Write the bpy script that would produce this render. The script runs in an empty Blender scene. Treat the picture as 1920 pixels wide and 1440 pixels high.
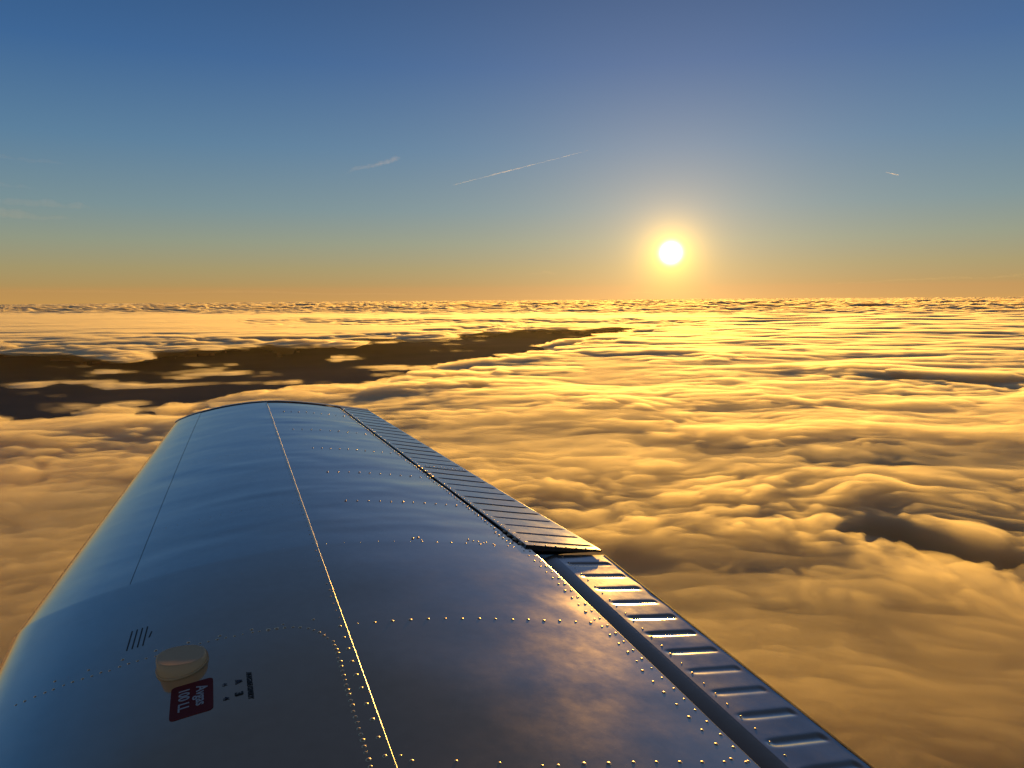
import bpy, bmesh, math, random
import numpy as np
from mathutils import Matrix, Vector, Quaternion

SC = bpy.context.scene
COL = SC.collection
rad = math.radians
rng = random.Random(7)

# ------------------------------------------------------------------ camera
F = 1440.0                                   # focal length in photograph pixels (1920 wide)
HZ = 559.0                                   # true horizon row at the picture's centre
up_c = np.array([-0.0073, -1.0, -(720 - HZ) / F]); up_c /= np.linalg.norm(up_c)   # world up, camera axes (right, down, forward)
fw_c = np.array([0, 0, 1.0]); fw_c -= up_c * (fw_c @ up_c); fw_c /= np.linalg.norm(fw_c)
rt_c = np.cross(fw_c, up_c)
if rt_c[0] < 0: rt_c = -rt_c
B = np.array([rt_c, fw_c, up_c])             # world <- camera axes
def cam_dir(px, py):
    v = B @ np.array([(px - 960) / F, (py - 720) / F, 1.0]); return v / np.linalg.norm(v)
cam_data = bpy.data.cameras.new('camera')
cam_data.sensor_width = 36.0; cam_data.lens = 27.0
cam_data.clip_start = 0.05; cam_data.clip_end = 400000
cam = bpy.data.objects.new('camera', cam_data); COL.objects.link(cam)
Rm = np.column_stack([B @ [1, 0, 0], B @ [0, -1, 0], B @ [0, 0, -1]])
cam.matrix_world = Matrix([[*Rm[0], 0], [*Rm[1], 0], [*Rm[2], 0], [0, 0, 0, 1]])
SC.camera = cam

# ------------------------------------------------------------------ sky and sun
sun_dir = Vector(cam_dir(1258, 474))
sun_el = math.asin(sun_dir.z); sun_az = math.atan2(sun_dir.x, sun_dir.y)
W = bpy.data.worlds.new('World'); SC.world = W; W.use_nodes = True
nt = W.node_tree; N = nt.nodes; L = nt.links; N.clear()
def nd(t, **k):
    n = N.new(t)
    for a, b in k.items(): setattr(n, a, b)
    return n
def mth(op, a, b=None, c=None, clamp=False):
    n = nd('ShaderNodeMath', operation=op, use_clamp=clamp)
    for i, v in enumerate((a, b, c)):
        if v is None: continue
        if isinstance(v, (int, float)): n.inputs[i].default_value = v
        else: L.new(v, n.inputs[i])
    return n.outputs[0]
def srgb(*c):
    return tuple(((x / 255) / 12.92 if x / 255 <= .04045 else ((x / 255 + .055) / 1.055) ** 2.4) for x in c)
out = nd('ShaderNodeOutputWorld')
sky = nd('ShaderNodeTexSky', sky_type='NISHITA', sun_disc=False, sun_elevation=sun_el, sun_rotation=sun_az,
         altitude=1500, air_density=1.0, dust_density=1.2, ozone_density=1.5)
tc = nd('ShaderNodeTexCoord')
sep = nd('ShaderNodeSeparateXYZ'); L.new(tc.outputs['Generated'], sep.inputs[0])
el = mth('MULTIPLY', mth('ARCSINE', sep.outputs[2]), 180 / math.pi)      # elevation, degrees
t = mth('POWER', mth('DIVIDE', mth('MAXIMUM', el, 0.0), 90.0), 0.5)
ramp = nd('ShaderNodeValToRGB'); L.new(t, ramp.inputs[0])
cr = ramp.color_ramp
stops = [(0.0, (206, 156, 86)), (0.7, (197, 152, 90)), (1.0, (186, 153, 95)), (2.2, (172, 158, 112)), (4.0, (152, 160, 138)), (6.3, (126, 152, 158)),
         (10.5, (94, 134, 166)), (16, (60, 106, 158)), (22, (41, 84, 134)), (34, (43, 57, 76)), (55, (45, 46, 55)), (90, (43, 43, 50))]
for i, (e, c) in enumerate(stops):
    p = math.sqrt(e / 90)
    s = cr.elements[i] if i < 2 else cr.elements.new(p)
    s.position = p; s.color = (*srgb(*c), 1)
cr.interpolation = 'LINEAR'
# aureole: light scattered round the sun, by angle from it
dot = nd('ShaderNodeVectorMath', operation='DOT_PRODUCT'); L.new(tc.outputs['Generated'], dot.inputs[0]); dot.inputs[1].default_value = sun_dir
ang = mth('MULTIPLY', mth('ARCCOSINE', mth('MINIMUM', dot.outputs['Value'], 1.0)), 180 / math.pi)
def glow(width, power, color, strength):
    v = mth('MULTIPLY', mth('EXPONENT', mth('MULTIPLY', mth('POWER', mth('DIVIDE', ang, width), power), -1.0)), strength)
    c = nd('ShaderNodeMix', data_type='RGBA'); c.inputs['Factor'].default_value = 1
    c.blend_type = 'MULTIPLY'; c.inputs['A'].default_value = (*color, 1)
    comb = nd('ShaderNodeCombineColor')
    for i in range(3): L.new(v, comb.inputs[i])
    L.new(comb.outputs[0], c.inputs['B']); return c.outputs['Result']
def add(a, b):
    n = nd('ShaderNodeMix', data_type='RGBA', blend_type='ADD'); n.inputs['Factor'].default_value = 1; n.clamp_result = False
    L.new(a, n.inputs['A']); L.new(b, n.inputs['B']); return n.outputs['Result']
def scale(a, k):
    n = nd('ShaderNodeVectorMath', operation='SCALE'); L.new(a, n.inputs[0]); n.inputs['Scale'].default_value = k; return n.outputs[0]
total = add(scale(ramp.outputs['Color'], 0.84), scale(sky.outputs[0], 0.005))
for args in [(30.0, 1.6, (1.0, .78, .78), 0.020), (16.0, 1.2, (1.0, .80, .66), 0.085), (4.0, 1.0, (1.0, .55, .16), 0.45), (1.3, 1.2, (1.0, .56, .04), 1.9), (0.50, 2.2, (1.0, .84, .42), 26.0)]:
    total = add(total, glow(*args))
bg = nd('ShaderNodeBackground'); L.new(total, bg.inputs['Color']); bg.inputs['Strength'].default_value = 0.707
L.new(bg.outputs[0], out.inputs['Surface'])

sd = bpy.data.lights.new('sun', 'SUN'); sd.energy = 3.6; sd.angle = rad(0.6); sd.color = (1.0, 0.52, 0.10)
sun = bpy.data.objects.new('sun', sd); COL.objects.link(sun)
sun.rotation_mode = 'QUATERNION'; sun.rotation_quaternion = sun_dir.to_track_quat('Z', 'Y')
sun.location = (0, 0, 50)

SC.view_settings.view_transform = 'Standard'; SC.view_settings.look = 'None'
SC.view_settings.exposure = 0.5; SC.view_settings.gamma = 1.0; SC.view_settings.use_curve_mapping = False
SC.render.engine = 'CYCLES'
cy = SC.cycles
cy.max_bounces = 22; cy.volume_bounces = 22; cy.diffuse_bounces = 3; cy.glossy_bounces = 4; cy.transparent_max_bounces = 12
cy.use_denoising = True
cy.sample_clamp_indirect = 3.0
cy.caustics_reflective = False; cy.caustics_refractive = False

# ------------------------------------------------------------------ helpers
def mesh_np(name, V, Fq, smooth=True):
    me = bpy.data.meshes.new(name)
    V = np.asarray(V, dtype=np.float32); Fq = np.asarray(Fq, dtype=np.int32)
    me.vertices.add(len(V)); me.vertices.foreach_set('co', V.ravel())
    n, k = Fq.shape
    me.loops.add(n * k); me.loops.foreach_set('vertex_index', Fq.ravel())
    me.polygons.add(n); me.polygons.foreach_set('loop_start', np.arange(0, n * k, k, dtype=np.int32))
    me.polygons.foreach_set('loop_total', np.full(n, k, dtype=np.int32))
    if smooth: me.polygons.foreach_set('use_smooth', np.ones(n, dtype=bool))
    me.update(calc_edges=True); return me
def link(name, me, mat=None, parent=None, **props):
    o = bpy.data.objects.new(name, me); COL.objects.link(o)
    if mat is not None and not me.materials: me.materials.append(mat)
    if parent is not None: o.parent = parent
    for k, v in props.items(): o[k] = v
    return o
def hash2(ix, iy, seed):
    h = (ix.astype(np.int64) * 374761393 + iy.astype(np.int64) * 668265263 + seed * 974634777) & 0xffffffff
    h = ((h ^ (h >> 13)) * 1274126177) & 0xffffffff
    return ((h ^ (h >> 16)) & 0xffff) / 65536.0 * 2 * np.pi
def perlin(x, y, seed=0):
    ix = np.floor(x); iy = np.floor(y); fx = x - ix; fy = y - iy
    u = fx * fx * fx * (fx * (fx * 6 - 15) + 10); v = fy * fy * fy * (fy * (fy * 6 - 15) + 10)
    def g(a, b):
        an = hash2(ix + a, iy + b, seed); return np.cos(an) * (fx - a) + np.sin(an) * (fy - b)
    n0 = g(0, 0) * (1 - u) + g(1, 0) * u; n1 = g(0, 1) * (1 - u) + g(1, 1) * u
    return (n0 * (1 - v) + n1 * v) * 1.5
def sm(a, b, x):
    t = np.clip((x - a) / (b - a), 0, 1); return t * t * (3 - 2 * t)

# ------------------------------------------------------------------ the sea of cloud
DECK = -300.0
def pix_of(x, y, z=DECK):                       # where a point of the deck lies in the photograph (used only to lay the terrain out)
    v = np.stack([x, y, np.full_like(x, z)], -1) @ B
    w = np.maximum(v[..., 2], 1e-3); return 960 + F * v[..., 0] / w, 720 + F * v[..., 1] / w
def cloud_height(x, y, res):
    r = np.hypot(x, y)
    wx = x + 90 * perlin(x / 420, y / 420, 11) + 30 * perlin(x / 130, y / 130, 12) + 12 * perlin(x / 48, y / 48, 15)
    wy = y + 90 * perlin(x / 420, y / 420, 13) + 30 * perlin(x / 130, y / 130, 14) + 12 * perlin(x / 48, y / 48, 16)
    def oct(sx, sy, amp, seed, billow=False, ax=wx, ay=wy):
        fade = sm(2.2, 4.5, min(sx, sy) / res)
        n = perlin(ax / sx, ay / sy, seed)
        if billow: n = np.sqrt(n * n + .0016) * 1.9 - 0.5
        return n * amp * fade
    h = oct(1700, 1000, 13, 1) + oct(640, 380, 7, 2) + oct(290, 180, 5, 3)
    sx = wx * .97 + wy * .22; sy = wy * .97 - wx * .22
    b = oct(480, 75, 4.2, 9, True, sx, sy) + oct(230, 34, 1.2, 10, True, sx, sy) + oct(150, 100, 4.5, 4, True) + oct(74, 50, 4.6, 5, True) + oct(37, 25, 4.6, 6, True) + oct(17, 12, 3.6, 7, True) + oct(8, 6, 2.2, 8)
    rough = 0.45 + 0.75 * sm(-.25, .35, perlin(x / 700, y / 700, 21))
    px, py = pix_of(x, y)
    ahead = (y > 1) & (r > 200)
    jx = 60 * perlin(wx / 500, wy / 500, 31) + 30 * perlin(wx / 160, wy / 160, 32)
    jy = (perlin(wx / 500, wy / 500, 33) * 1.0 + perlin(wx / 160, wy / 160, 34) * .6)
    qx = px + jx; d = np.maximum(py - 557, 1.0); qy = py + jy * d * 0.12
    return h, b, rough, qx, qy, ahead, r, wx, wy
def deck(x, y, res):
    """height of the cloud tops, share of the layer that is missing, and the same over a wider margin"""
    h, b, rough, qx, qy, ahead, r, wx, wy = cloud_height(x, y, res)
    ragged = perlin(wx / 300, wy / 200, 41) + .6 * perlin(wx / 120, wy / 85, 42) + .35 * perlin(wx / 50, wy / 38, 43)
    top = np.interp(qx, [-600, 0, 250, 330, 500, 760, 900, 1200, 1300], [636, 640, 652, 636, 632, 622, 609, 601, 599])
    bot = np.interp(qx, [-600, 0, 250, 450, 640, 800, 950, 1100, 1260, 1400], [786, 782, 776, 748, 728, 698, 668, 640, 612, 590])
    def blob(cx, cy, rx, ry, a): return a * np.exp(-(((qx - cx) / rx) ** 2 + ((qy - cy) / ry) ** 2))
    def gap_of(m):
        k = np.maximum(qy - 557, 1) * .01
        g = sm(-.2, 1.0, (qy - top + m * 14 * k) / (14 * k) + ragged * .35) * sm(-.3, 1.0, (bot - qy + m * 12 * k) / (9 * k) + ragged * 1.1)
        wedge = sm(0, 1, (qy - 597 + m) / 4) * sm(0, 1, (609 - qy + m) / 5) * sm(430, 620, qx) * sm(1260, 1150, qx)
        g = np.maximum(g, wedge * .8)
        dark = blob(1830, 706, 190, 11 + m * 8, 1.0) + blob(1790, 1000, 150, 15 + m * 14, .9) + blob(1880, 1025, 60, 9 + m * 9, .6) + blob(1650, 975, 110, 12 + m * 8, .7) + blob(1010, 700, 60, 8 + m * 5, .7) \
            + blob(1700, 880, 200, 12 + m * 8, .42) + blob(880, 726, 40, 6 + m * 4, .6) + blob(1240, 735, 60, 5 + m * 4, .4)
        g = np.maximum(g, sm(.25, 1.0, dark + (ragged * .4 + .25 * perlin(wx / 60, wy / 40, 47)) * sm(.05, .4, dark) + m * .1))
        return np.where(ahead, g, 0)
    gap = gap_of(0.0); wide = gap_of(1.0); core_gap = gap_of(2.6)
    w = blob(150, 714, 190, 8, 1) + blob(190, 694, 70, 6, .8) + blob(410, 684, 90, 6, .95) + blob(640, 662, 60, 4, .9) + blob(60, 700, 60, 4, .6) \
        + blob(120, 746, 110, 8, .75) + blob(265, 738, 50, 8, .9) + blob(720, 690, 55, 8, .7) + blob(1050, 609, 40, 3, .8) + blob(520, 630, 260, 7, 1.1) + blob(480, 740, 110, 5, .6) + blob(560, 700, 90, 5, .5)
    fib = perlin(wx / 900, wy / 170, 44) + .6 * perlin(wx / 330, wy / 75, 45) + .4 * perlin(wx / 90, wy / 36, 46)
    gap = gap * (1 - .64 * sm(.25, 1.6, w * .9 + fib * .6))
    flat = sm(582, 590, qy) * sm(640, 615, qy) * sm(1500, 1150, qx)
    flat = np.where(ahead, flat, 0)
    def hol(cx, cy, rx, ry, a): return np.where(ahead, blob(cx, cy, rx, ry, a), 0)
    hollow = hol(1700, 860, 260, 30, 8) + hol(100, 950, 200, 60, 9) + hol(1250, 850, 200, 20, 7) + hol(1600, 1190, 330, 60, 5) + hol(1130, 700, 80, 10, 18)
    near = np.interp(r, [400, 1400, 3000, 8000], [.55, .80, 1.2, 1.6]); h = h * near; b = b * (.5 + .5 * near)
    base = h * (1 - .75 * flat) + b * rough * (1 - .8 * flat) - hollow
    base += np.where(ahead, sm(590, 572, qy) * (oct_far(x, y, res)), 0)
    return DECK + base, gap, wide, core_gap
def oct_far(x, y, res):
    n = .5 - np.abs(perlin(x / 900, y / 700, 61)) * 1.6
    return n * 150 * sm(2, 4, 900 / res) + 130 * (.5 - np.abs(perlin(x / 2600, y / 2200, 63)) * 1.7) * sm(12000, 30000, np.hypot(x, y)) + 30 * perlin(x / 5000, y / 4500, 62)

def polar(nr, na, drop=0.0, r0=420.0):
    rr = np.concatenate([np.geomspace(40, r0, 14)[:-1], np.geomspace(r0, 90000, nr)])
    aa = np.concatenate([np.linspace(-41, 41, na), np.linspace(41, 319, 90)[1:-1]]) * math.pi / 180
    R, A = np.meshgrid(rr, aa, indexing='ij')
    return rr, aa, R * np.sin(A), R * np.cos(A), R
def grid_faces(n, m, wrap=True, off=0):
    i = np.arange(n - 1)[:, None]; j = np.arange(m if wrap else m - 1)[None, :]
    j2 = (j + 1) % m
    return np.stack([off + i * m + j, off + i * m + j2, off + (i + 1) * m + j2, off + (i + 1) * m + j], -1).reshape(-1, 4)

def flat_mat(name, color, rough=1.0):
    m = bpy.data.materials.new(name); m.use_nodes = True
    p = m.node_tree.nodes['Principled BSDF']; p.inputs['Specular IOR Level'].default_value = 0; p.inputs['Base Color'].default_value = (*color, 1); p.inputs['Roughness'].default_value = rough
    return m
THICK = 110.0
def build_clouds():
    NR, NA = 860, 760
    rr, aa, X, Y, R = polar(NR, NA)
    res = np.maximum(R * math.log(90000 / 420) / NR, R * rad(82) / NA)
    Z, gap, wide, cg = deck(X, Y, res)
    mid = DECK - 22; full = np.clip(1.02 - 1.12 * gap, 0, 1) ** 2.4
    top_z = mid + (Z - mid) * full + .001
    low_z = mid - (42 + 170 * (1 - cg)) * full - .001
    top_z = np.maximum(top_z, low_z + .002)
    n, m = X.shape
    lo = low_z.copy()                     # the coarse underside stays below the fine top everywhere
    for da in range(-2, 3):
        for db in range(-2, 3):
            sh = np.roll(low_z, db, axis=1)
            if da > 0: sh = np.vstack([sh[da:], np.repeat(sh[-1:], da, 0)])
            if da < 0: sh = np.vstack([np.repeat(sh[:1], -da, 0), sh[:da]])
            lo = np.minimum(lo, sh)
    low_z = lo - .002
    V1 = np.stack([X, Y, top_z], -1).reshape(-1, 3)
    Xb, Yb, Zb = X[::2, ::2], Y[::2, ::2], low_z[::2, ::2]; nb, mb = Xb.shape
    V2 = np.stack([Xb, Yb, Zb], -1).reshape(-1, 3); off = len(V1)
    V = np.vstack([V1, V2, [[0, 0, DECK], [0, 0, DECK - 317]]]); c1 = off + len(V2); c2 = c1 + 1
    Fq = np.vstack([grid_faces(n, m), grid_faces(nb, mb, off=off)[:, ::-1]])
    j = np.arange(m); j2 = (j + 1) % m; last = (n - 1) * m
    jb = np.arange(mb); jb2 = (jb + 1) % mb; lb = off + (nb - 1) * mb
    pent = np.stack([last + 2 * jb, last + 2 * jb + 1, last + (2 * jb + 2) % m, lb + jb2, lb + jb], -1)
    tri = np.vstack([np.stack([np.full(m, c1), j2, j], -1), np.stack([np.full(mb, c2), off + jb, off + jb2], -1)])
    me = bpy.data.meshes.new('cloud_mist')
    me.vertices.add(len(V)); me.vertices.foreach_set('co', V.astype(np.float32).ravel())
    counts = np.concatenate([np.full(len(Fq), 4), np.full(len(pent), 5), np.full(len(tri), 3)])
    idx = np.concatenate([Fq.ravel(), pent.ravel(), tri.ravel()]).astype(np.int32)
    me.loops.add(len(idx)); me.loops.foreach_set('vertex_index', idx)
    me.polygons.add(len(counts))
    me.polygons.foreach_set('loop_start', np.concatenate([[0], np.cumsum(counts)[:-1]]).astype(np.int32))
    me.polygons.foreach_set('loop_total', counts.astype(np.int32))
    me.update(calc_edges=True)
    vm = bpy.data.materials.new('cloud_vapour'); vm.use_nodes = True
    t = vm.node_tree; t.nodes.clear()
    o = t.nodes.new('ShaderNodeOutputMaterial'); p = t.nodes.new('ShaderNodeVolumePrincipled')
    p.inputs['Color'].default_value = (1.0, .93, .74, 1); p.inputs['Density'].default_value = 0.026; p.inputs['Anisotropy'].default_value = 0.61
    t.links.new(p.outputs[0], o.inputs['Volume'])
    vm.cycles.homogeneous_volume = True if hasattr(vm.cycles, 'homogeneous_volume') else False
    link('cloud_mist', me, vm, kind='stuff')
    # the dense inside of the cloud
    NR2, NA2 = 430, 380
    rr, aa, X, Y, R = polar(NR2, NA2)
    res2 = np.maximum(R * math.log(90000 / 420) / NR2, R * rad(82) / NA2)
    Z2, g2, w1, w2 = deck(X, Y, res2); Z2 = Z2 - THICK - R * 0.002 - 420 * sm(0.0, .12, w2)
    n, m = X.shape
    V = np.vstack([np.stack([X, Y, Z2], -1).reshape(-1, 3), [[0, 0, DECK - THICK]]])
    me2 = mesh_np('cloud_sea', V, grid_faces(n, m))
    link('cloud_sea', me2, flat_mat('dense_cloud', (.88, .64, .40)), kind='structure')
build_clouds()
def build_valley_haze():
    NR, NA = 420, 380
    rr, aa, X, Y, R = polar(NR, NA)
    wx = X + 60 * perlin(X / 260, Y / 260, 104); wy = Y + 60 * perlin(X / 260, Y / 260, 105)
    nf = np.interp(R, [900, 3500], [1, .35])
    h = (14 * perlin(wx / 700, wy / 420, 101) + 15 * perlin(wx / 300, wy / 130, 102) + 9 * perlin(wx / 120, wy / 56, 103) + 5 * perlin(wx / 52, wy / 30, 106)) * nf
    n, m = X.shape
    _, gap, wide, cg = deck(X, Y, np.full_like(X, 60.0))
    keep = np.clip(1 - 1.3 * cg, 0.0004, 1)
    up = np.interp(R, [500, 1500, 2600, 5000], [15, 10, 3, -7]); Zt = DECK - 20 + (20 + up + h) * keep; Zb = DECK - 20.4 - 63.5 * keep
    V = np.vstack([np.stack([X, Y, Zt], -1).reshape(-1, 3), np.stack([X, Y, Zb], -1).reshape(-1, 3), [[0, 0, DECK + HAZE_UP], [0, 0, DECK - 84]]])
    off = n * m; j = np.arange(m); j2 = (j + 1) % m; la = (n - 1) * m
    Q = np.vstack([grid_faces(n, m), grid_faces(n, m, off=off)[:, ::-1], np.stack([la + j, la + j2, off + la + j2, off + la + j], -1)])
    T = np.vstack([np.stack([np.full(m, 2 * off), j2, j], -1), np.stack([np.full(m, 2 * off + 1), off + j, off + j2], -1)])
    idx = np.concatenate([Q.ravel(), T.ravel()]).astype(np.int32); counts = np.concatenate([np.full(len(Q), 4), np.full(len(T), 3)])
    me = bpy.data.meshes.new('valley_haze'); me.vertices.add(len(V)); me.vertices.foreach_set('co', V.astype(np.float32).ravel())
    me.loops.add(len(idx)); me.loops.foreach_set('vertex_index', idx); me.polygons.add(len(counts))
    me.polygons.foreach_set('loop_start', np.concatenate([[0], np.cumsum(counts)[:-1]]).astype(np.int32)); me.polygons.foreach_set('loop_total', counts.astype(np.int32))
    me.update(calc_edges=True)
    vm = bpy.data.materials.new('haze_vapour'); vm.use_nodes = True; t = vm.node_tree; t.nodes.clear()
    o = t.nodes.new('ShaderNodeOutputMaterial'); p = t.nodes.new('ShaderNodeVolumePrincipled')
    p.inputs['Color'].default_value = (1.0, .93, .76, 1); p.inputs['Density'].default_value = 0.0040; p.inputs['Anisotropy'].default_value = 0.5
    t.links.new(p.outputs[0], o.inputs['Volume']); link('valley_haze', me, vm, kind='stuff')
HAZE_UP = 5.0
build_valley_haze()
aa_ = [2 * math.pi * i / 96 for i in range(96)]
gm = bpy.data.meshes.new('ground'); gz = DECK - 262
gm.from_pydata([(0, 0, gz)] + [(r_ * math.sin(a), r_ * math.cos(a), gz) for r_ in (3000, 12000, 89000) for a in aa_], [],
    [(0, 1 + (i + 1) % 96, 1 + i) for i in range(96)] + [(1 + k * 96 + i, 1 + k * 96 + (i + 1) % 96, 97 + k * 96 + (i + 1) % 96, 97 + k * 96 + i) for k in range(2) for i in range(96)])
gmat = flat_mat('dark_land', (.06, .045, .035)); link('ground', gm, gmat, kind='structure')
_t = gmat.node_tree; _tc = _t.nodes.new('ShaderNodeTexCoord'); _nz = _t.nodes.new('ShaderNodeTexNoise'); _nz.inputs['Scale'].default_value = .002; _nz.inputs['Detail'].default_value = 8
_rp = _t.nodes.new('ShaderNodeValToRGB'); _rp.color_ramp.elements[0].color = (.19, .155, .135, 1); _rp.color_ramp.elements[1].color = (.30, .235, .19, 1)
_t.links.new(_tc.outputs['Object'], _nz.inputs['Vector']); _t.links.new(_nz.outputs['Fac'], _rp.inputs[0]); _t.links.new(_rp.outputs[0], _t.nodes['Principled BSDF'].inputs['Base Color'])

# ------------------------------------------------------------------ materials of the aeroplane
def metal(name, base, rough, metallic=1.0, bump=0.0, bscale=60.0, dirt=0.0):
    m = bpy.data.materials.new(name); m.use_nodes = True
    t = m.node_tree; p = t.nodes['Principled BSDF']
    p.inputs['Base Color'].default_value = (*base, 1); p.inputs['Roughness'].default_value = rough; p.inputs['Metallic'].default_value = metallic
    tcn = t.nodes.new('ShaderNodeTexCoord')
    if dirt:
        n1 = t.nodes.new('ShaderNodeTexNoise'); n1.inputs['Scale'].default_value = 7; n1.inputs['Detail'].default_value = 7; n1.inputs['Roughness'].default_value = .65
        t.links.new(tcn.outputs['Object'], n1.inputs['Vector'])
        mr = t.nodes.new('ShaderNodeMapRange'); mr.inputs['From Min'].default_value = .3; mr.inputs['From Max'].default_value = .72
        mr.inputs['To Min'].default_value = rough * (1 - dirt); mr.inputs['To Max'].default_value = rough * (1 + dirt)
        t.links.new(n1.outputs['Fac'], mr.inputs['Value']); t.links.new(mr.outputs[0], p.inputs['Roughness'])
        n2 = t.nodes.new('ShaderNodeTexNoise'); n2.inputs['Scale'].default_value = 38; n2.inputs['Detail'].default_value = 6
        t.links.new(tcn.outputs['Object'], n2.inputs['Vector'])
        mx = t.nodes.new('ShaderNodeMix'); mx.data_type = 'RGBA'
        mx.inputs['A'].default_value = (*[c * .9 for c in base], 1); mx.inputs['B'].default_value = (*[min(1, c * 1.06) for c in base], 1)
        t.links.new(n2.outputs['Fac'], mx.inputs['Factor']); t.links.new(mx.outputs['Result'], p.inputs['Base Color'])
    if bump:
        n3 = t.nodes.new('ShaderNodeTexNoise'); n3.inputs['Scale'].default_value = bscale; n3.inputs['Detail'].default_value = 3
        t.links.new(tcn.outputs['Object'], n3.inputs['Vector'])
        b = t.nodes.new('ShaderNodeBump'); b.inputs['Strength'].default_value = 1; b.inputs['Distance'].default_value = bump
        t.links.new(n3.outputs['Fac'], b.inputs['Height']); t.links.new(b.outputs[0], p.inputs['Normal'])
    return m
M_SKIN = metal('polished_aluminium_skin', (.80, .665, .55), .13, .94, .00006, 40, .3)
M_RIVET = metal('rivet_metal', (.88, .70, .48), .40, .9)
M_DARK = metal('dark_gap', (.03, .03, .032), .6, .2)
M_FLAP = metal('flap_metal', (.50, .47, .45), .18, .95, .0001, 50, .3)
M_LIP = metal('bare_metal_edge', (.50, .47, .42), .28, 1)
M_EDGE = metal('dark_trailing_edge', (.04, .035, .035), .75, 0)
M_CREAM = metal('cream_plastic', (.80, .52, .27), .5, 0, .0002, 90)
M_RED = metal('red_placard', (.21, .011, .013), .7, 0)
M_WHITE = metal('white_print', (.62, .60, .62), .5, 0)
M_BLACK = metal('black_print', (.015, .016, .02), .5, 0)
M_BLUE = metal('blue_print', (.02, .03, .07), .5, 0)

# ------------------------------------------------------------------ wing: frame of reference x aft, y outboard, z up
P = dict(vx=389.1396, vy=451.5759, phi=-0.0508, cx=0.5525, h=0.9285, yk=2.0388, yt=4.2689, xt=.2821, ct=1.0123, k=.8001, zt=.0602)
def _n(v): return v / np.linalg.norm(v)
_S = _n(np.array([(P['vx'] - 960) / F, (P['vy'] - 720) / F, 1.0]))
_r = _n(np.array([1.0, 0, 0]) - _S * _S[0]); _d = np.cross(_S, _r)
_C = _r * math.cos(P['phi']) + _d * math.sin(P['phi']); _N = -(_d * math.cos(P['phi']) - _r * math.sin(P['phi']))
Cw, Sw, Nw = B @ _C, B @ _S, B @ _N
org = -(Cw * P['cx'] + Nw * P['h'])
wing = bpy.data.objects.new('airplane_wing', None); COL.objects.link(wing)
wing.matrix_world = Matrix([[Cw[i], Sw[i], Nw[i], org[i]] for i in range(3)] + [[0, 0, 0, 1]])
wing['label'] = 'silver riveted metal airplane wing reflecting the blue dusk sky above the clouds'
wing['category'] = 'airplane wing'
CAMW = np.array([P['cx'], 0.0, P['h']])
AU = np.array([0, .002, .005, .0125, .025, .05, .075, .1, .15, .2, .25, .3, .35, .4, .45, .5, .55, .6, .65, .7, .75, .8, .85, .9, .95, 1.])
AZ = np.array([0, .0078, .0125, .0188, .0259, .0363, .0449, .0523, .0638, .0726, .0791, .0837, .0865, .0875, .0863, .0824, .0764, .0690, .0604, .051, .0413, .0315, .0222, .0133, .0053, 0])
# smooth the tabulated section
_fine = np.concatenate([[0], np.geomspace(1e-4, 1, 400)])
_v = np.interp(np.sqrt(_fine), np.sqrt(AU), AZ)
_g = np.linspace(0, 1, 801); _w = np.interp(_g, np.sqrt(AU), AZ); _ker = np.hanning(61); _ker /= _ker.sum()
_pad = np.concatenate([-_w[1:101][::-1], _w, 2 * _w[-1] - _w[-101:-1][::-1]])
_ws = np.convolve(_pad, _ker, 'same')[100:901]
def prof(u): return np.interp(np.sqrt(np.clip(u, 0, 1)), _g, _ws)
def sect(s):
    t = np.clip((s - P['yk']) / (P['yt'] - P['yk']), 0, None)
    return P['xt'] * t, 1.6 + (P['ct'] - 1.6) * t
RIBS = [0.55, 1.03, 1.55, 2.04, 2.435, 2.80, 3.19, 3.555, 3.98, 4.25]
def dents(x, s):
    i = np.clip(np.searchsorted(RIBS, s) - 1, 0, len(RIBS) - 2); R_ = np.array(RIBS)
    f = np.clip((s - R_[i]) / (R_[i + 1] - R_[i]), 0, 1)
    pil = np.sin(np.pi * f) ** 2
    xw = x + .05 * perlin(x / .2, s / .15, 77); sw = s + .04 * perlin(x / .17, s / .2, 78) + .06 * (x - .7) ** 2
    a = perlin(xw / .24 + 3, sw / .13, 71) * (.6 + 1.6 * np.abs(perlin(x / .5, s / .35, 79))) * .00165 * sm(1.9, 2.2, s) + perlin(x / .30 + 3, s / .2, 76) * .0009 * sm(2.2, 1.9, s) + perlin(x / .2, s / .06, 72) * .00060 * sm(1.8, 2.2, s) + perlin(x / .55, s / .3, 73) * .0016
    aft = sm(.62, .9, x)
    small = perlin(x / .045, s / .028, 74) * .00006 * sm(0, .4, perlin(x / .3, s / .2, 75) + .1)
    return (a * (.35 + .5 * aft) + .0012 * pil * aft + small * aft) * (.4 + .6 * pil)
def top(u, s, dz=0.0, dent=True):
    u = np.asarray(u, float); s = np.asarray(s, float); u, s = np.broadcast_arrays(u, s)
    x0, c = sect(s); x = x0 + u * c
    z = (prof(u) * P['k'] - P['zt'] * u ** 3) * c
    if dent: z = z + dents(x, s) * sm(0, .12, u) * sm(1.0, .93, u)
    return np.stack([x, s, z + dz], -1)
def bottom(u, s):
    u = np.asarray(u, float); s = np.asarray(s, float); u, s = np.broadcast_arrays(u, s)
    x0, c = sect(s)
    z = (-prof(u) * .45 * (1 - .25 * u) - P['zt'] * u ** 3 - .004 * u) * c
    return np.stack([x0 + u * c, s, z], -1)
def patch(name, fn, us, ss, mat, parent=wing, rev=False, **props):
    Ug, Sg = np.meshgrid(us, ss, indexing='ij')
    Vv = fn(Ug, Sg).reshape(-1, 3)
    Fq = grid_faces(len(us), len(ss), wrap=False)
    if not rev: Fq = Fq[:, ::-1]
    return link(name, mesh_np(name, Vv, Fq), mat, parent, **props)
lin = np.linspace
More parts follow.
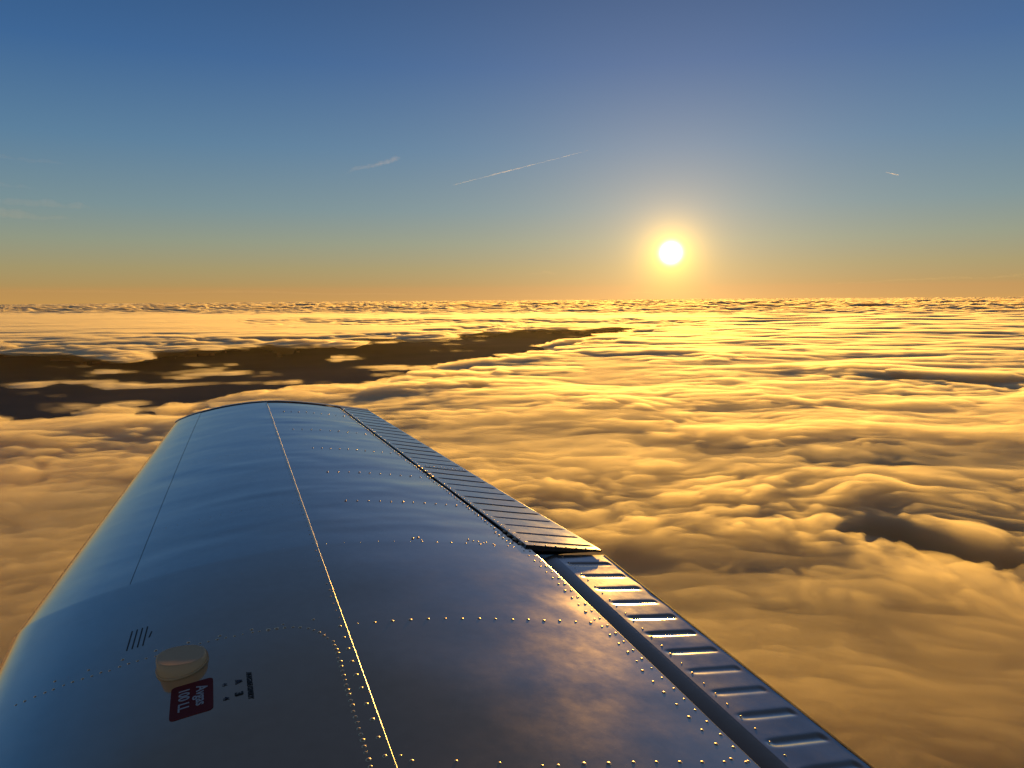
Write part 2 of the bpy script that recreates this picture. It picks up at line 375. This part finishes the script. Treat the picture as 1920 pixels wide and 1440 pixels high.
# upper skins: every sheet is its own part, each lapped over the next
SPAR = .4585; SEAM_T = (.166, .129); HIN = .838; LIP = .845
def seam(s): return np.interp(s, [2.04, 4.25], [.163, .130])
def le_fn(lo, hi_fn, dz):
    def f(a, s):
        u = a * hi_fn(s); return top(np.maximum(u, 0), s, dz * sm(0, .05, u))
    return f
def nose_pts(a): return a ** 2
def lin2(a, b, n): return np.linspace(a, b, n)
YK = 2.040
patch('leading_edge_skin', lambda a, s: top(np.where(a > 0, a * a, 0) * (seam(s) + .004), s, .0012 * sm(.2, .6, a)), lin(0, 1, 60), lin(YK, 4.255, 160), M_SKIN)
patch('fore_skin', lambda a, s: top(seam(s) + a * (SPAR - seam(s)), s), lin(0, 1, 70), lin(YK, 4.255, 190), M_SKIN)
patch('aft_skin', lambda a, s: top(SPAR + a * (HIN - .007 - SPAR), s, -.0015), lin(0, 1, 90), lin(YK, 4.255, 240), M_SKIN)
patch('tank_skin', lambda a, s: top(a * a * SPAR, s, .0018 * sm(.1, .3, a)), lin(0, 1, 120), lin(.35, YK + .004, 150), M_SKIN)
patch('inboard_aft_skin', lambda a, s: top(SPAR + a * (LIP - SPAR), s, .0004), lin(0, 1, 110), lin(.35, YK + .006, 190), M_SKIN)
patch('lower_skin', lambda a, s: bottom(a * a * .82, s), lin(0, 1, 50), lin(.35, 4.255, 60), M_SKIN, rev=True)
def wall_strip(name, p0, p1, ss, mat, parent=wing, n=2, **props):
    V0 = p0(ss); V1 = p1(ss); Vv = np.stack([V0 + (V1 - V0) * t for t in lin(0, 1, n)], 0).reshape(-1, 3)
    return link(name, mesh_np(name, Vv, grid_faces(n, len(ss), wrap=False)), mat, parent, **props)
wall_strip('rear_spar', lambda s: top(HIN - .02, s, -.004, False), lambda s: bottom(HIN - .02, s), lin(.35, 4.25, 40), M_DARK)
# proud lip of the lapped sheet along the main spar
def lip_fn(w, hgt, u0, dz0):
    def f(a, s):
        _, c = sect(s); prf_x = np.interp(a, [0, .25, .6, 1], [0, .35, .8, 1.0]) * w; prf_z = np.interp(a, [0, .25, .6, 1], [0, 1, .75, -.9]) * hgt
        p = top(u0, s, 0.0) ; p = p + np.stack([prf_x, 0 * s, prf_z + dz0 + 0 * s], -1)
        return p
    return f
patch('spar_seam', lip_fn(.0034, .0018, SPAR - .0012, .0008), lin(0, 1, 9), lin(.35, YK, 150), M_LIP)
patch('spar_seam', lip_fn(.0045, .0018, SPAR - .0012, .0002), lin(0, 1, 9), lin(YK, 4.25, 160), M_LIP)
# thin gap lines: joint of inner and outer wing, and the edge of the aft lip
patch('skin_edge', lambda a, s: top(LIP, s) + np.stack([a * .003 + 0 * s, 0 * s, -.0035 * a ** 2 + 0 * s + .0006], -1), lin(0, 1, 5), lin(.35, YK - .02, 120), M_LIP)

# ------------------------------------------------------------------ flap
FD = -.010
def flap_z(u, s):            # flap surface lies a little below the wing's own line
    return top(u, s, 0, False) + np.stack([0 * u, 0 * u, -.002 - .011 * np.clip((1 - u) / .11, 0, 1.3)], -1)
def flap_fn(beadlist, W, D, ua, ub, base):
    def f(u, s):
        p = base(u, s); z = np.zeros_like(np.asarray(s, float))
        for bi, b in enumerate(beadlist):
            vr = 1 + .28 * math.sin(bi * 5.1 + 1) ; 
            e = sm(ua, ua + .014, u) * sm(ub, ub - .009, u)
            wl = W * (.75 + .25 * sm(ua, ua + .03, u))
            v = (s - b) / wl
            z = z - D * vr * e * np.exp(-np.abs(v * 1.15) ** 2.6)
        z = z + perlin(u * 14, s / .07, 81) * .0006 * sm(LIP + .04, .93, u)
        p[..., 2] += z; return p
    return f
FB = [1.945 - .0892 * i for i in range(18)]
AB = [2.068 + .0822 * i for i in range(27)]
AB = [b for b in AB if b < 4.24]
def ribbed(name, beads, s0, s1, W, D, ua, ub, us, base, mat, bay):
    fn = flap_fn(beads, W, D, ua, ub, base)
    edges = []
    cur = s0
    Vall, Fall, off = [], [], 0
    for b in sorted(beads):
        lo, hi = b - bay, b + bay
        if lo > cur + 1e-5: edges.append((cur, lo, False))
        edges.append((max(lo, cur), hi, True)); cur = hi
    if cur < s1: edges.append((cur, s1, False))
    main = bpy.data.objects.new(name, None)
    pieces = []
    for a, b, is_b in edges:
        ss = lin(a, b, 19 if is_b else 5)
        Ug, Sg = np.meshgrid(us, ss, indexing='ij'); Vv = fn(Ug, Sg).reshape(-1, 3); Fq = grid_faces(len(us), len(ss), wrap=False)[:, ::-1]
        if is_b: pieces.append((Vv, Fq))
        else: Vall.append(Vv); Fall.append(Fq + off); off += len(Vv)
    return Vall, Fall, off, pieces
def finish_ribbed(name, Vall, Fall, off, pieces, extra, mat):
    for Vv, Fq in extra: Vall.append(Vv); Fall.append(Fq + off); off += len(Vv)
    o = link(name, mesh_np(name, np.vstack(Vall), np.vstack(Fall)), mat, wing)
    for Vv, Fq in pieces: link('bead', mesh_np('bead', Vv, Fq), mat, o)
    return o
def strip(p_list):
    """faces between consecutive polylines"""
    Vv = np.stack(p_list, 0); n, m = Vv.shape[:2]
    return Vv.reshape(-1, 3), grid_faces(n, m, wrap=False)[:, ::-1]
uf = np.concatenate([lin(.892, .93, 14), lin(.935, .975, 9), lin(.978, .998, 10)])
r_ = ribbed('flap', FB, .38, 2.018, .0130, .0024, .896, .990, uf, flap_z, M_FLAP, .027)
ssn = lin(.38, 2.022, 120)
def nose(a, s):              # rounded flap nose running up out of the slot
    th = a * math.pi / 2
    u = .832 + (.8925 - .832) * (1 - np.cos(th)); p = flap_z(np.full_like(s, .8925), s)
    x0, c = sect(s); p[..., 0] = x0 + u * c; p[..., 2] += -.034 * (1 - np.sin(th)) * 1.0 + (.8925 - u) * c * .11 * np.sin(th)
    return p
ex = [strip([nose(a, ssn) for a in lin(0, 1, 18)])]
fe = lambda u, dz: flap_z(np.full_like(ssn, u), ssn) + np.array([0, 0, dz])
ex.append(strip([fe(.9975, 0), fe(.9975, 0) + [.002, 0, -.001], fe(.9975, 0) + [.0025, 0, -.005]]))
ex.append(strip([fe(.9975, 0) + [.0025, 0, -.005], fe(.95, -.014), fe(.84, -.05)]))
# inboard end of the flap is out of view; the outboard end wall
ue = lin(.84, .9975, 20)
endt = flap_z(ue, np.full_like(ue, 2.018)); ex.append(strip([endt, endt - np.array([0, 0, 1]) * (.001 + .028 * (1 - (ue - .84) / .16))[:, None]]))
flap = finish_ribbed('flap', *r_, ex, M_FLAP)
fe2 = lambda w, dz: fe(.9975, dz) + np.array([w, 0, 0])
vv, ff = strip([fe2(.0006, .0009), fe2(.004, .0005), fe2(.009, -.003), fe2(.0105, -.008)])
link('trailing_edge_strip', mesh_np('trailing_edge_strip', vv, ff), M_EDGE, flap)

# ------------------------------------------------------------------ aileron
def ail_z(u, s): return top(u, s, .002 + .006 * sm(2.6, 2.03, s), False)
ua = np.concatenate([lin(.8405, .872, 12), lin(.88, .972, 9), lin(.978, .9985, 9)])
r_ = ribbed('aileron', AB, 2.034, 4.252, .0070, .0026, .848, .992, ua, ail_z, M_FLAP, .017)
ssa = lin(2.034, 4.252, 120)
ae = lambda u, dz: ail_z(np.full_like(ssa, u), ssa) + np.array([0, 0, dz])
ex = [strip([ae(.8405, -.03) - [.006, 0, 0], ae(.8405, -.010) - [.004, 0, 0], ae(.8405, -.002) - [.001, 0, 0], ae(.8405, 0)]),
      strip([ae(.9985, 0), ae(.9985, -.0015) + [.0025, 0, 0], ae(.9985, -.005) + [.001, 0, 0], ae(.92, -.02), ae(.84, -.05)])]
ue = lin(.8405, .9985, 24); endt = ail_z(ue, np.full_like(ue, 2.034))
aileron = finish_ribbed('aileron', *r_, ex, M_FLAP)
eb = endt - np.array([0, 0, 1]) * (.006 + .014 * (1 - (ue - .84) / .16))[:, None]
vv, ff = strip([endt + [0, -.0012, -.0004], eb + [0, -.0012, 0]]); link('end_rib', mesh_np('end_rib', vv, ff), M_DARK, aileron)
# polished bottom strip of the inboard aileron edge
ss3 = lin(2.034, 2.17, 12)

# ------------------------------------------------------------------ wing tip fairing
def tip(a, u):
    th = a * math.pi / 2
    T = top(u, np.full_like(u, 4.262), .0025, False); Bm = bottom(u, np.full_like(u, 4.262)); mid = Bm * .5 + T * .5
    out_ = .12 * np.sqrt(np.clip(np.sin(np.pi * np.clip(.08 + .84 * u, 0, 1)), 0, 1))
    p = T.copy(); p[..., 1] += out_ * math.sin(th); p[..., 2] = mid[..., 2] + (T[..., 2] - mid[..., 2]) * math.cos(th) ** .9
    return p
ut = lin(0, 1, 90) ** 1.6
vv, ff = strip([tip(a, ut) for a in lin(0, 1, 22)]); ff = ff[:, ::-1]
link('wing_tip', mesh_np('wing_tip', vv, ff), metal('painted_tip', (.60, .60, .60), .35, .5), wing)
low = []
for a in lin(1, 0, 10):
    T = tip(a, ut); Bm = bottom(ut, np.full_like(ut, 4.262)); Tt = top(ut, np.full_like(ut, 4.262), 0, False); p = T.copy(); p[..., 2] = (Tt[..., 2] + Bm[..., 2]) - T[..., 2]; low.append(p)
vv, ff = strip(low); link('wing_tip_underside', mesh_np('wing_tip_underside', vv, ff[:, ::-1]), M_SKIN, wing)
uj = lin(0, .998, 120) ** 1.5
vv, ff = strip([top(uj, np.full_like(uj, 4.250), .0015, False), top(uj, np.full_like(uj, 4.266), .0032, False)])
link('tip_joint', mesh_np('tip_joint', vv, ff[:, ::-1]), M_DARK, wing)

# ------------------------------------------------------------------ rivets
def dome(r, h, n=10):
    vs = []; fs = []
    rings = [(1, 0), (.86, .5), (.5, .87)]
    for k, z in rings:
        for i in range(n): vs.append((r * k * math.cos(2 * math.pi * i / n), r * k * math.sin(2 * math.pi * i / n), z * h))
    vs.append((0, 0, h)); me = bpy.data.meshes.new('rivet')
    for a in range(2):
        for i in range(n): j = (i + 1) % n; fs.append((a * n + i, a * n + j, (a + 1) * n + j, (a + 1) * n + i))
    for i in range(n): fs.append((2 * n + i, 2 * n + (i + 1) % n, 3 * n))
    me.from_pydata(vs, [], fs); me.polygons.foreach_set('use_smooth', [True] * len(fs)); me.update(); return me
rv = []      # (u, s, size, base)
def row(u0, s0, u1, s1, n, size=1.0, dz=0.0, base=None, jit=.0009):
    for i in range(n):
        t = i / max(1, n - 1); u = u0 + (u1 - u0) * t + rng.gauss(0, jit) * .5; s = s0 + (s1 - s0) * t + rng.gauss(0, jit)
        p = (base or (lambda a, b: top(a, b)))(np.array([u]), np.array([s]))[0]
        rv.append((p + [0, 0, dz], size * rng.uniform(.78, 1.12)))
# ribs
row(.475, 1.082, .60, 1.02, 4); row(.617, 1.015, .835, .985, 9, 1.15)
row(.475, 1.566, .495, 1.563, 1, .7); row(.497, 1.562, .815, 1.527, 14, 1.15)
row(.475, 2.046, .62, 2.037, 6, .5); row(.64, 2.035, .83, 2.030, 8, .95)
row(.475, .56, .835, .50, 15)
for s, n, u0 in ((2.435, 12, .55), (2.80, 11, .55), (3.18, 11, .55), (3.555, 10, .52), (3.98, 10, .52)): row(u0, s, .826, s, n, .95)
row(.17, 2.435, .44, 2.435, 14, .35); row(.17, 3.18, .44, 3.19, 14, .35)
for (a, b) in ((.629, 2.066), (.642, 2.05), (.735, 2.07), (.742, 2.06), (.75, 2.055), (.758, 2.045), (.765, 2.05), (.64, 2.075), (.775, 2.04)): row(a, b, a, b, 1, .95)
# double line before the flap slot, flap front line
row(.8200, .52, .8200, 1.30, 19, 1.15); row(.8265, 1.34, .8265, 2.0, 17, 1.1); row(.8385, .50, .8385, 2.0, 38, 1.05)
row(.905, .50, .905, 2.0, 36, .75, base=flap_z)
# aileron line and wing line beside the gap
row(.8235, 2.07, .8235, 4.22, 84, .85); row(.814, 2.03, .814, 2.16, 6, .85)
row(.8445, 2.06, .8445, 4.22, 80, .7, base=ail_z)
row(.86, 2.041, .99, 2.041, 7, .8, base=ail_z)
row(.855, 3.0, .985, 3.0, 12, .7, base=ail_z)
for s in (2.06, 2.10, 2.14, 2.17, 2.82, 2.86, 2.90, 2.94, 2.98): row(.8365, s, .8365, s, 1, 2.0, .001)
# along the spar lip
row(.4505, .50, .4505, 1.56, 22, 1.2, .0018); row(.4525, 1.60, .4525, 2.0, 12, .7, .0018); row(.4535, 2.06, .4535, 4.2, 60, .55)
row(.466, 1.06, .466, 1.10, 2, .7)
# curved close row around the fuel tank cover
pts = [(.060, 1.632), (.078, 1.630), (.120, 1.628), (.163, 1.622), (.225, 1.620), (.288, 1.617), (.34, 1.609), (.372, 1.603), (.399, 1.590), (.415, 1.568), (.427, 1.535), (.435, 1.498), (.4365, 1.45), (.4365, 1.4), (.4345, 1.253), (.4345, 1.099), (.4345, .50)]
cum = [0]
for a, b in zip(pts, pts[1:]): cum.append(cum[-1] + math.hypot((b[0] - a[0]) * 1.6, b[1] - a[1]))
dpos = 0
while dpos < cum[-1]:
    u = np.interp(dpos, cum, [p[0] for p in pts]); s = np.interp(dpos, cum, [p[1] for p in pts])
    row(u, s, u, s, 1, 1.15 if u > .36 else .8, .0016); dpos += .0172
row(.10, 1.66, .42, 1.61, 9, .9, .0016)
def vis(p):
    d = np.linalg.norm(p - CAMW); v = p - CAMW
    return d
# keep the 300 that show largest as single rivets
def in_view(p):
    v = _C * (p[0] - P['cx']) + _S * p[1] + _N * (p[2] - P['h'])
    if v[2] <= 0: return False
    x, y = 960 + F * v[0] / v[2], 720 + F * v[1] / v[2]
    return -30 < x < 1950 and y < 1470
rv.sort(key=lambda q: (0 if in_view(q[0]) else 1, np.linalg.norm(q[0] - CAMW) / q[1]))
near, far = rv[:300], rv[300:]
dm = dome(.0039, .0019); dm.materials.append(M_RIVET)
def nrm(p):
    e = .01; s = p[1]; x0, c = sect(s); u = (p[0] - x0) / c
    z = lambda uu: float(top(np.array([uu]), np.array([s]), 0, False)[0, 2]); sl = (z(min(u + .01, 1)) - z(max(u - .01, 0))) / (.02 * c)
    return Vector((-sl, 0, 1)).normalized()
for p, k in near:
    o = bpy.data.objects.new('rivet', dm); COL.objects.link(o); o.parent = wing
    o.location = p; o.rotation_mode = 'QUATERNION'; o.rotation_quaternion = nrm(p).to_track_quat('Z', 'Y'); o.scale = (k, k, k)
base_v = np.array([v.co[:] for v in dm.vertices]); Vv, Ff = [], []
for i, (p, k) in enumerate(far):
    q = nrm(p).to_track_quat('Z', 'Y').to_matrix(); Vv.append(base_v * k @ np.array(q).T + p)
    Ff += [tuple(v + i * len(base_v) for v in pl.vertices) for pl in dm.polygons]
me = bpy.data.meshes.new('small_rivets'); me.from_pydata(np.vstack(Vv).tolist(), [], Ff); me.polygons.foreach_set('use_smooth', [True] * len(Ff)); me.materials.append(M_RIVET)
link('small_rivets', me, None, wing, kind='stuff')

# ------------------------------------------------------------------ fuel cap, placard, markings
def onwing(x, s, dz=0.0):
    return top(np.array([x / 1.6]), np.array([s]), .0018 + dz)[0]
def loft(name, rings, mat, parent, close=True):
    n = len(rings[0]); Vv = [p for r in rings for p in r]; Fs = []
    for a in range(len(rings) - 1):
        for i in range(n): j = (i + 1) % n; Fs.append((a * n + i, a * n + j, (a + 1) * n + j, (a + 1) * n + i))
    if close: Fs.append(tuple((len(rings) - 1) * n + i for i in range(n)))
    me = bpy.data.meshes.new(name); me.from_pydata([tuple(map(float, p)) for p in Vv], [], Fs); me.update()
    me.polygons.foreach_set('use_smooth', [True] * (len(Fs) - 1) + [False])
    return link(name, me, mat, parent)
cx_, cs_ = .407, 1.552
def ell(rx, ry, dz, n=48, ox=0, oy=0, cut=None, tilt=0):
    r = []
    for i in range(n):
        a = 2 * math.pi * i / n; x = rx * math.copysign(abs(math.cos(a)) ** .9, math.cos(a)) + ox; y = ry * math.sin(a) + oy
        if cut is not None: y = max(y, cut)
        b = onwing(cx_ + x, cs_ + y); b[2] += dz + tilt * (y); r.append(b)
    return r
R0, R1 = .048, .055
capz = onwing(cx_, cs_)[2]
def ramp_h(k):                       # cap cut off by a sloping face that turns to the far side
    r = []
    for i in range(48):
        a = 2 * math.pi * i / 48; x = R0 * k * math.copysign(abs(math.cos(a)) ** .85, math.cos(a)); y = R1 * k * math.copysign(abs(math.sin(a)) ** .85, math.sin(a))
        b = onwing(cx_ + x, cs_ + y); b[2] = capz + .0205 - .12 * y - .09 * x - .0015 * (k > .9); r.append(b)
    return r
cap = loft('fuel_cap', [ell(R0, R1, -.001), ell(R0 * 1.04, R1 * 1.04, .002), ell(R0 * 1.03, R1 * 1.03, .0045)], M_CREAM, wing)
loft('sloped_cover', [ell(R0 * .98, R1 * .98, .002), ramp_h(.955), ramp_h(.90), ramp_h(.885), ramp_h(.5)], M_CREAM, cap)
def rrect(x0, x1, s0, s1, r, dz, skew=0):
    o = []
    for (cx, cy, a0) in ((x1 - r, s1 - r, 0), (x0 + r, s1 - r, 90), (x0 + r, s0 + r, 180), (x1 - r, s0 + r, 270)):
        for k in range(6):
            a = rad(a0 + k * 18); o.append(onwing(cx + r * math.cos(a), cy + r * math.sin(a), dz))
    return o
placard = loft('fuel_placard', [rrect(.390, .4645, 1.358, 1.468, .009, .0002), rrect(.390, .4645, 1.358, 1.468, .009, .0012)], M_RED, wing)
def lettering(txt, x, s, size, mat, parent, stretch=1.0, bold=.0):
    cu = bpy.data.curves.new('t', 'FONT'); cu.body = txt; cu.size = size; cu.align_x = 'CENTER'; cu.align_y = 'CENTER'; cu.extrude = .0003; cu.offset = bold
    ob = bpy.data.objects.new('t', cu); COL.objects.link(ob); dg = bpy.context.evaluated_depsgraph_get(); me = bpy.data.meshes.new_from_object(ob.evaluated_get(dg))
    bpy.data.objects.remove(ob)
    for v in me.vertices:
        lx, ly, lz = v.co; b = onwing(x + ly * stretch, s - lx, .0014); v.co = (b[0], b[1], b[2] + lz)
    me.name = 'lettering'; return link('lettering', me, mat, parent)
lettering('Avgas', .4435, 1.415, .0285, M_WHITE, placard, 1.0, .0004)
lettering('100 LL', .4125, 1.415, .0270, M_WHITE, placard, 1.0, .0004)
lettering('AVGAS ONLY', .5290, 1.404, .0150, M_BLACK, wing, .9, .0005)
lettering('A', .5095, 1.427, .018, M_BLUE, wing, 1, .0004); lettering('3', .5085, 1.384, .020, M_BLACK, wing, 1, .0008)
lettering('4', .4845, 1.429, .014, M_BLUE, wing, 1, 0); lettering('4', .4860, 1.380, .016, M_BLUE, wing, 1, .0002)
for i in range(5):
    x0 = .293 + i * .0105; s0 = 1.683 + (.0 if i < 4 else .03); s1 = 1.768 - (.0 if i < 4 else .03)
    n = 6; a = [onwing(x0 - .0013 + .004 * k / n, s0 + (s1 - s0) * k / n, .0006) for k in range(n + 1)]; b = [onwing(x0 + .0013 + .004 * k / n, s0 + (s1 - s0) * k / n, .0006) for k in range(n + 1)]
    me = bpy.data.meshes.new('marking_stripe'); me.from_pydata([tuple(map(float, p)) for p in a + b], [], [(k, k + n + 1, k + n + 2, k + 1) for k in range(n)])
    link('marking_stripe', me, M_BLACK, wing)

# ------------------------------------------------------------------ contrails and thin high clouds, as closed bodies of vapour
def vapour(name, dens, g=.6):
    m = bpy.data.materials.new(name); m.use_nodes = True; t = m.node_tree; t.nodes.clear()
    o = t.nodes.new('ShaderNodeOutputMaterial'); p = t.nodes.new('ShaderNodeVolumeScatter')
    p.inputs['Density'].default_value = dens; p.inputs['Anisotropy'].default_value = g; t.links.new(p.outputs[0], o.inputs['Volume']); return m
def streak(name, p0, p1, dist, w0, w1, flat, mat, n=60, wob=0.0, seed=0, **props):
    a = Vector(cam_dir(*p0)) * dist; b = Vector(cam_dir(*p1)) * dist; ax = (b - a); up = Vector((0, 0, 1)); side = ax.cross(up).normalized()
    up = side.cross(ax).normalized(); rg = random.Random(seed); Vv = []; K = 14
    for i in range(n + 1):
        t = i / n; c = a + ax * t
        n1 = float(perlin(np.array([t * 6.0 + seed]), np.array([.5]), 91)[0]); n2 = float(perlin(np.array([t * 17.0 + seed]), np.array([.5]), 92)[0])
        c = c + up * (n1 * wob)
        w = (w0 + (w1 - w0) * t) * (1 + wob and 1 + .5 * n1 + .4 * n2) * min(1, (t + .004) * 9, (1.004 - t) * 9) ** .6
        for k in range(K):
            q = 2 * math.pi * k / K; Vv.append(c + up * math.sin(q) * w * .5 + side * math.cos(q) * w * .5 * flat)
    Fs = [(i * K + k, i * K + (k + 1) % K, (i + 1) * K + (k + 1) % K, (i + 1) * K + k) for i in range(n) for k in range(K)]
    Fs += [tuple(range(K))[::-1], tuple(n * K + k for k in range(K))]
    me = bpy.data.meshes.new(name); me.from_pydata([tuple(v) for v in Vv], [], Fs)
    bm = bmesh.new(); bm.from_mesh(me); bmesh.ops.recalc_face_normals(bm, faces=bm.faces); bm.to_mesh(me); bm.free()
    return link(name, me, mat, None, **(props or dict(kind='stuff')))
V1 = vapour('contrail_vapour', .004); V2 = vapour('thin_vapour', .00007)
streak('contrail', (845, 348), (1106, 281.5), 40000, 38, 22, 1, V1, label='long thin white contrail slanting up to the right between the wisp and the sun', category='contrail', group='contrails in the blue sky')
streak('contrail', (1686, 328.5), (1660, 323), 60000, 60, 40, 1, V1, label='short faint contrail low in the sky right of the sun', category='contrail', group='contrails in the blue sky')
for i, (a, b, w0, w1) in enumerate([((640, 326), (752, 296), 80, 260), ((664, 318), (740, 300), 60, 260), ((-60, 285), (125, 308), 200, 120), ((-60, 343), (70, 353), 220, 90),
                     ((-60, 372), (170, 388), 380, 200), ((-60, 396), (130, 412), 420, 120), ((985, 513), (1045, 511), 80, 120), ((1540, 533), (1980, 514), 60, 110), ((1690, 524), (1990, 519), 50, 80), ((-80, 546), (820, 552), 120, 90), ((900, 553), (1400, 548), 60, 50)]):
    streak('cirrus_wisp', a, b, 42000, w0, w1, 2.2, V2, wob=90, seed=i * 7 + 1)
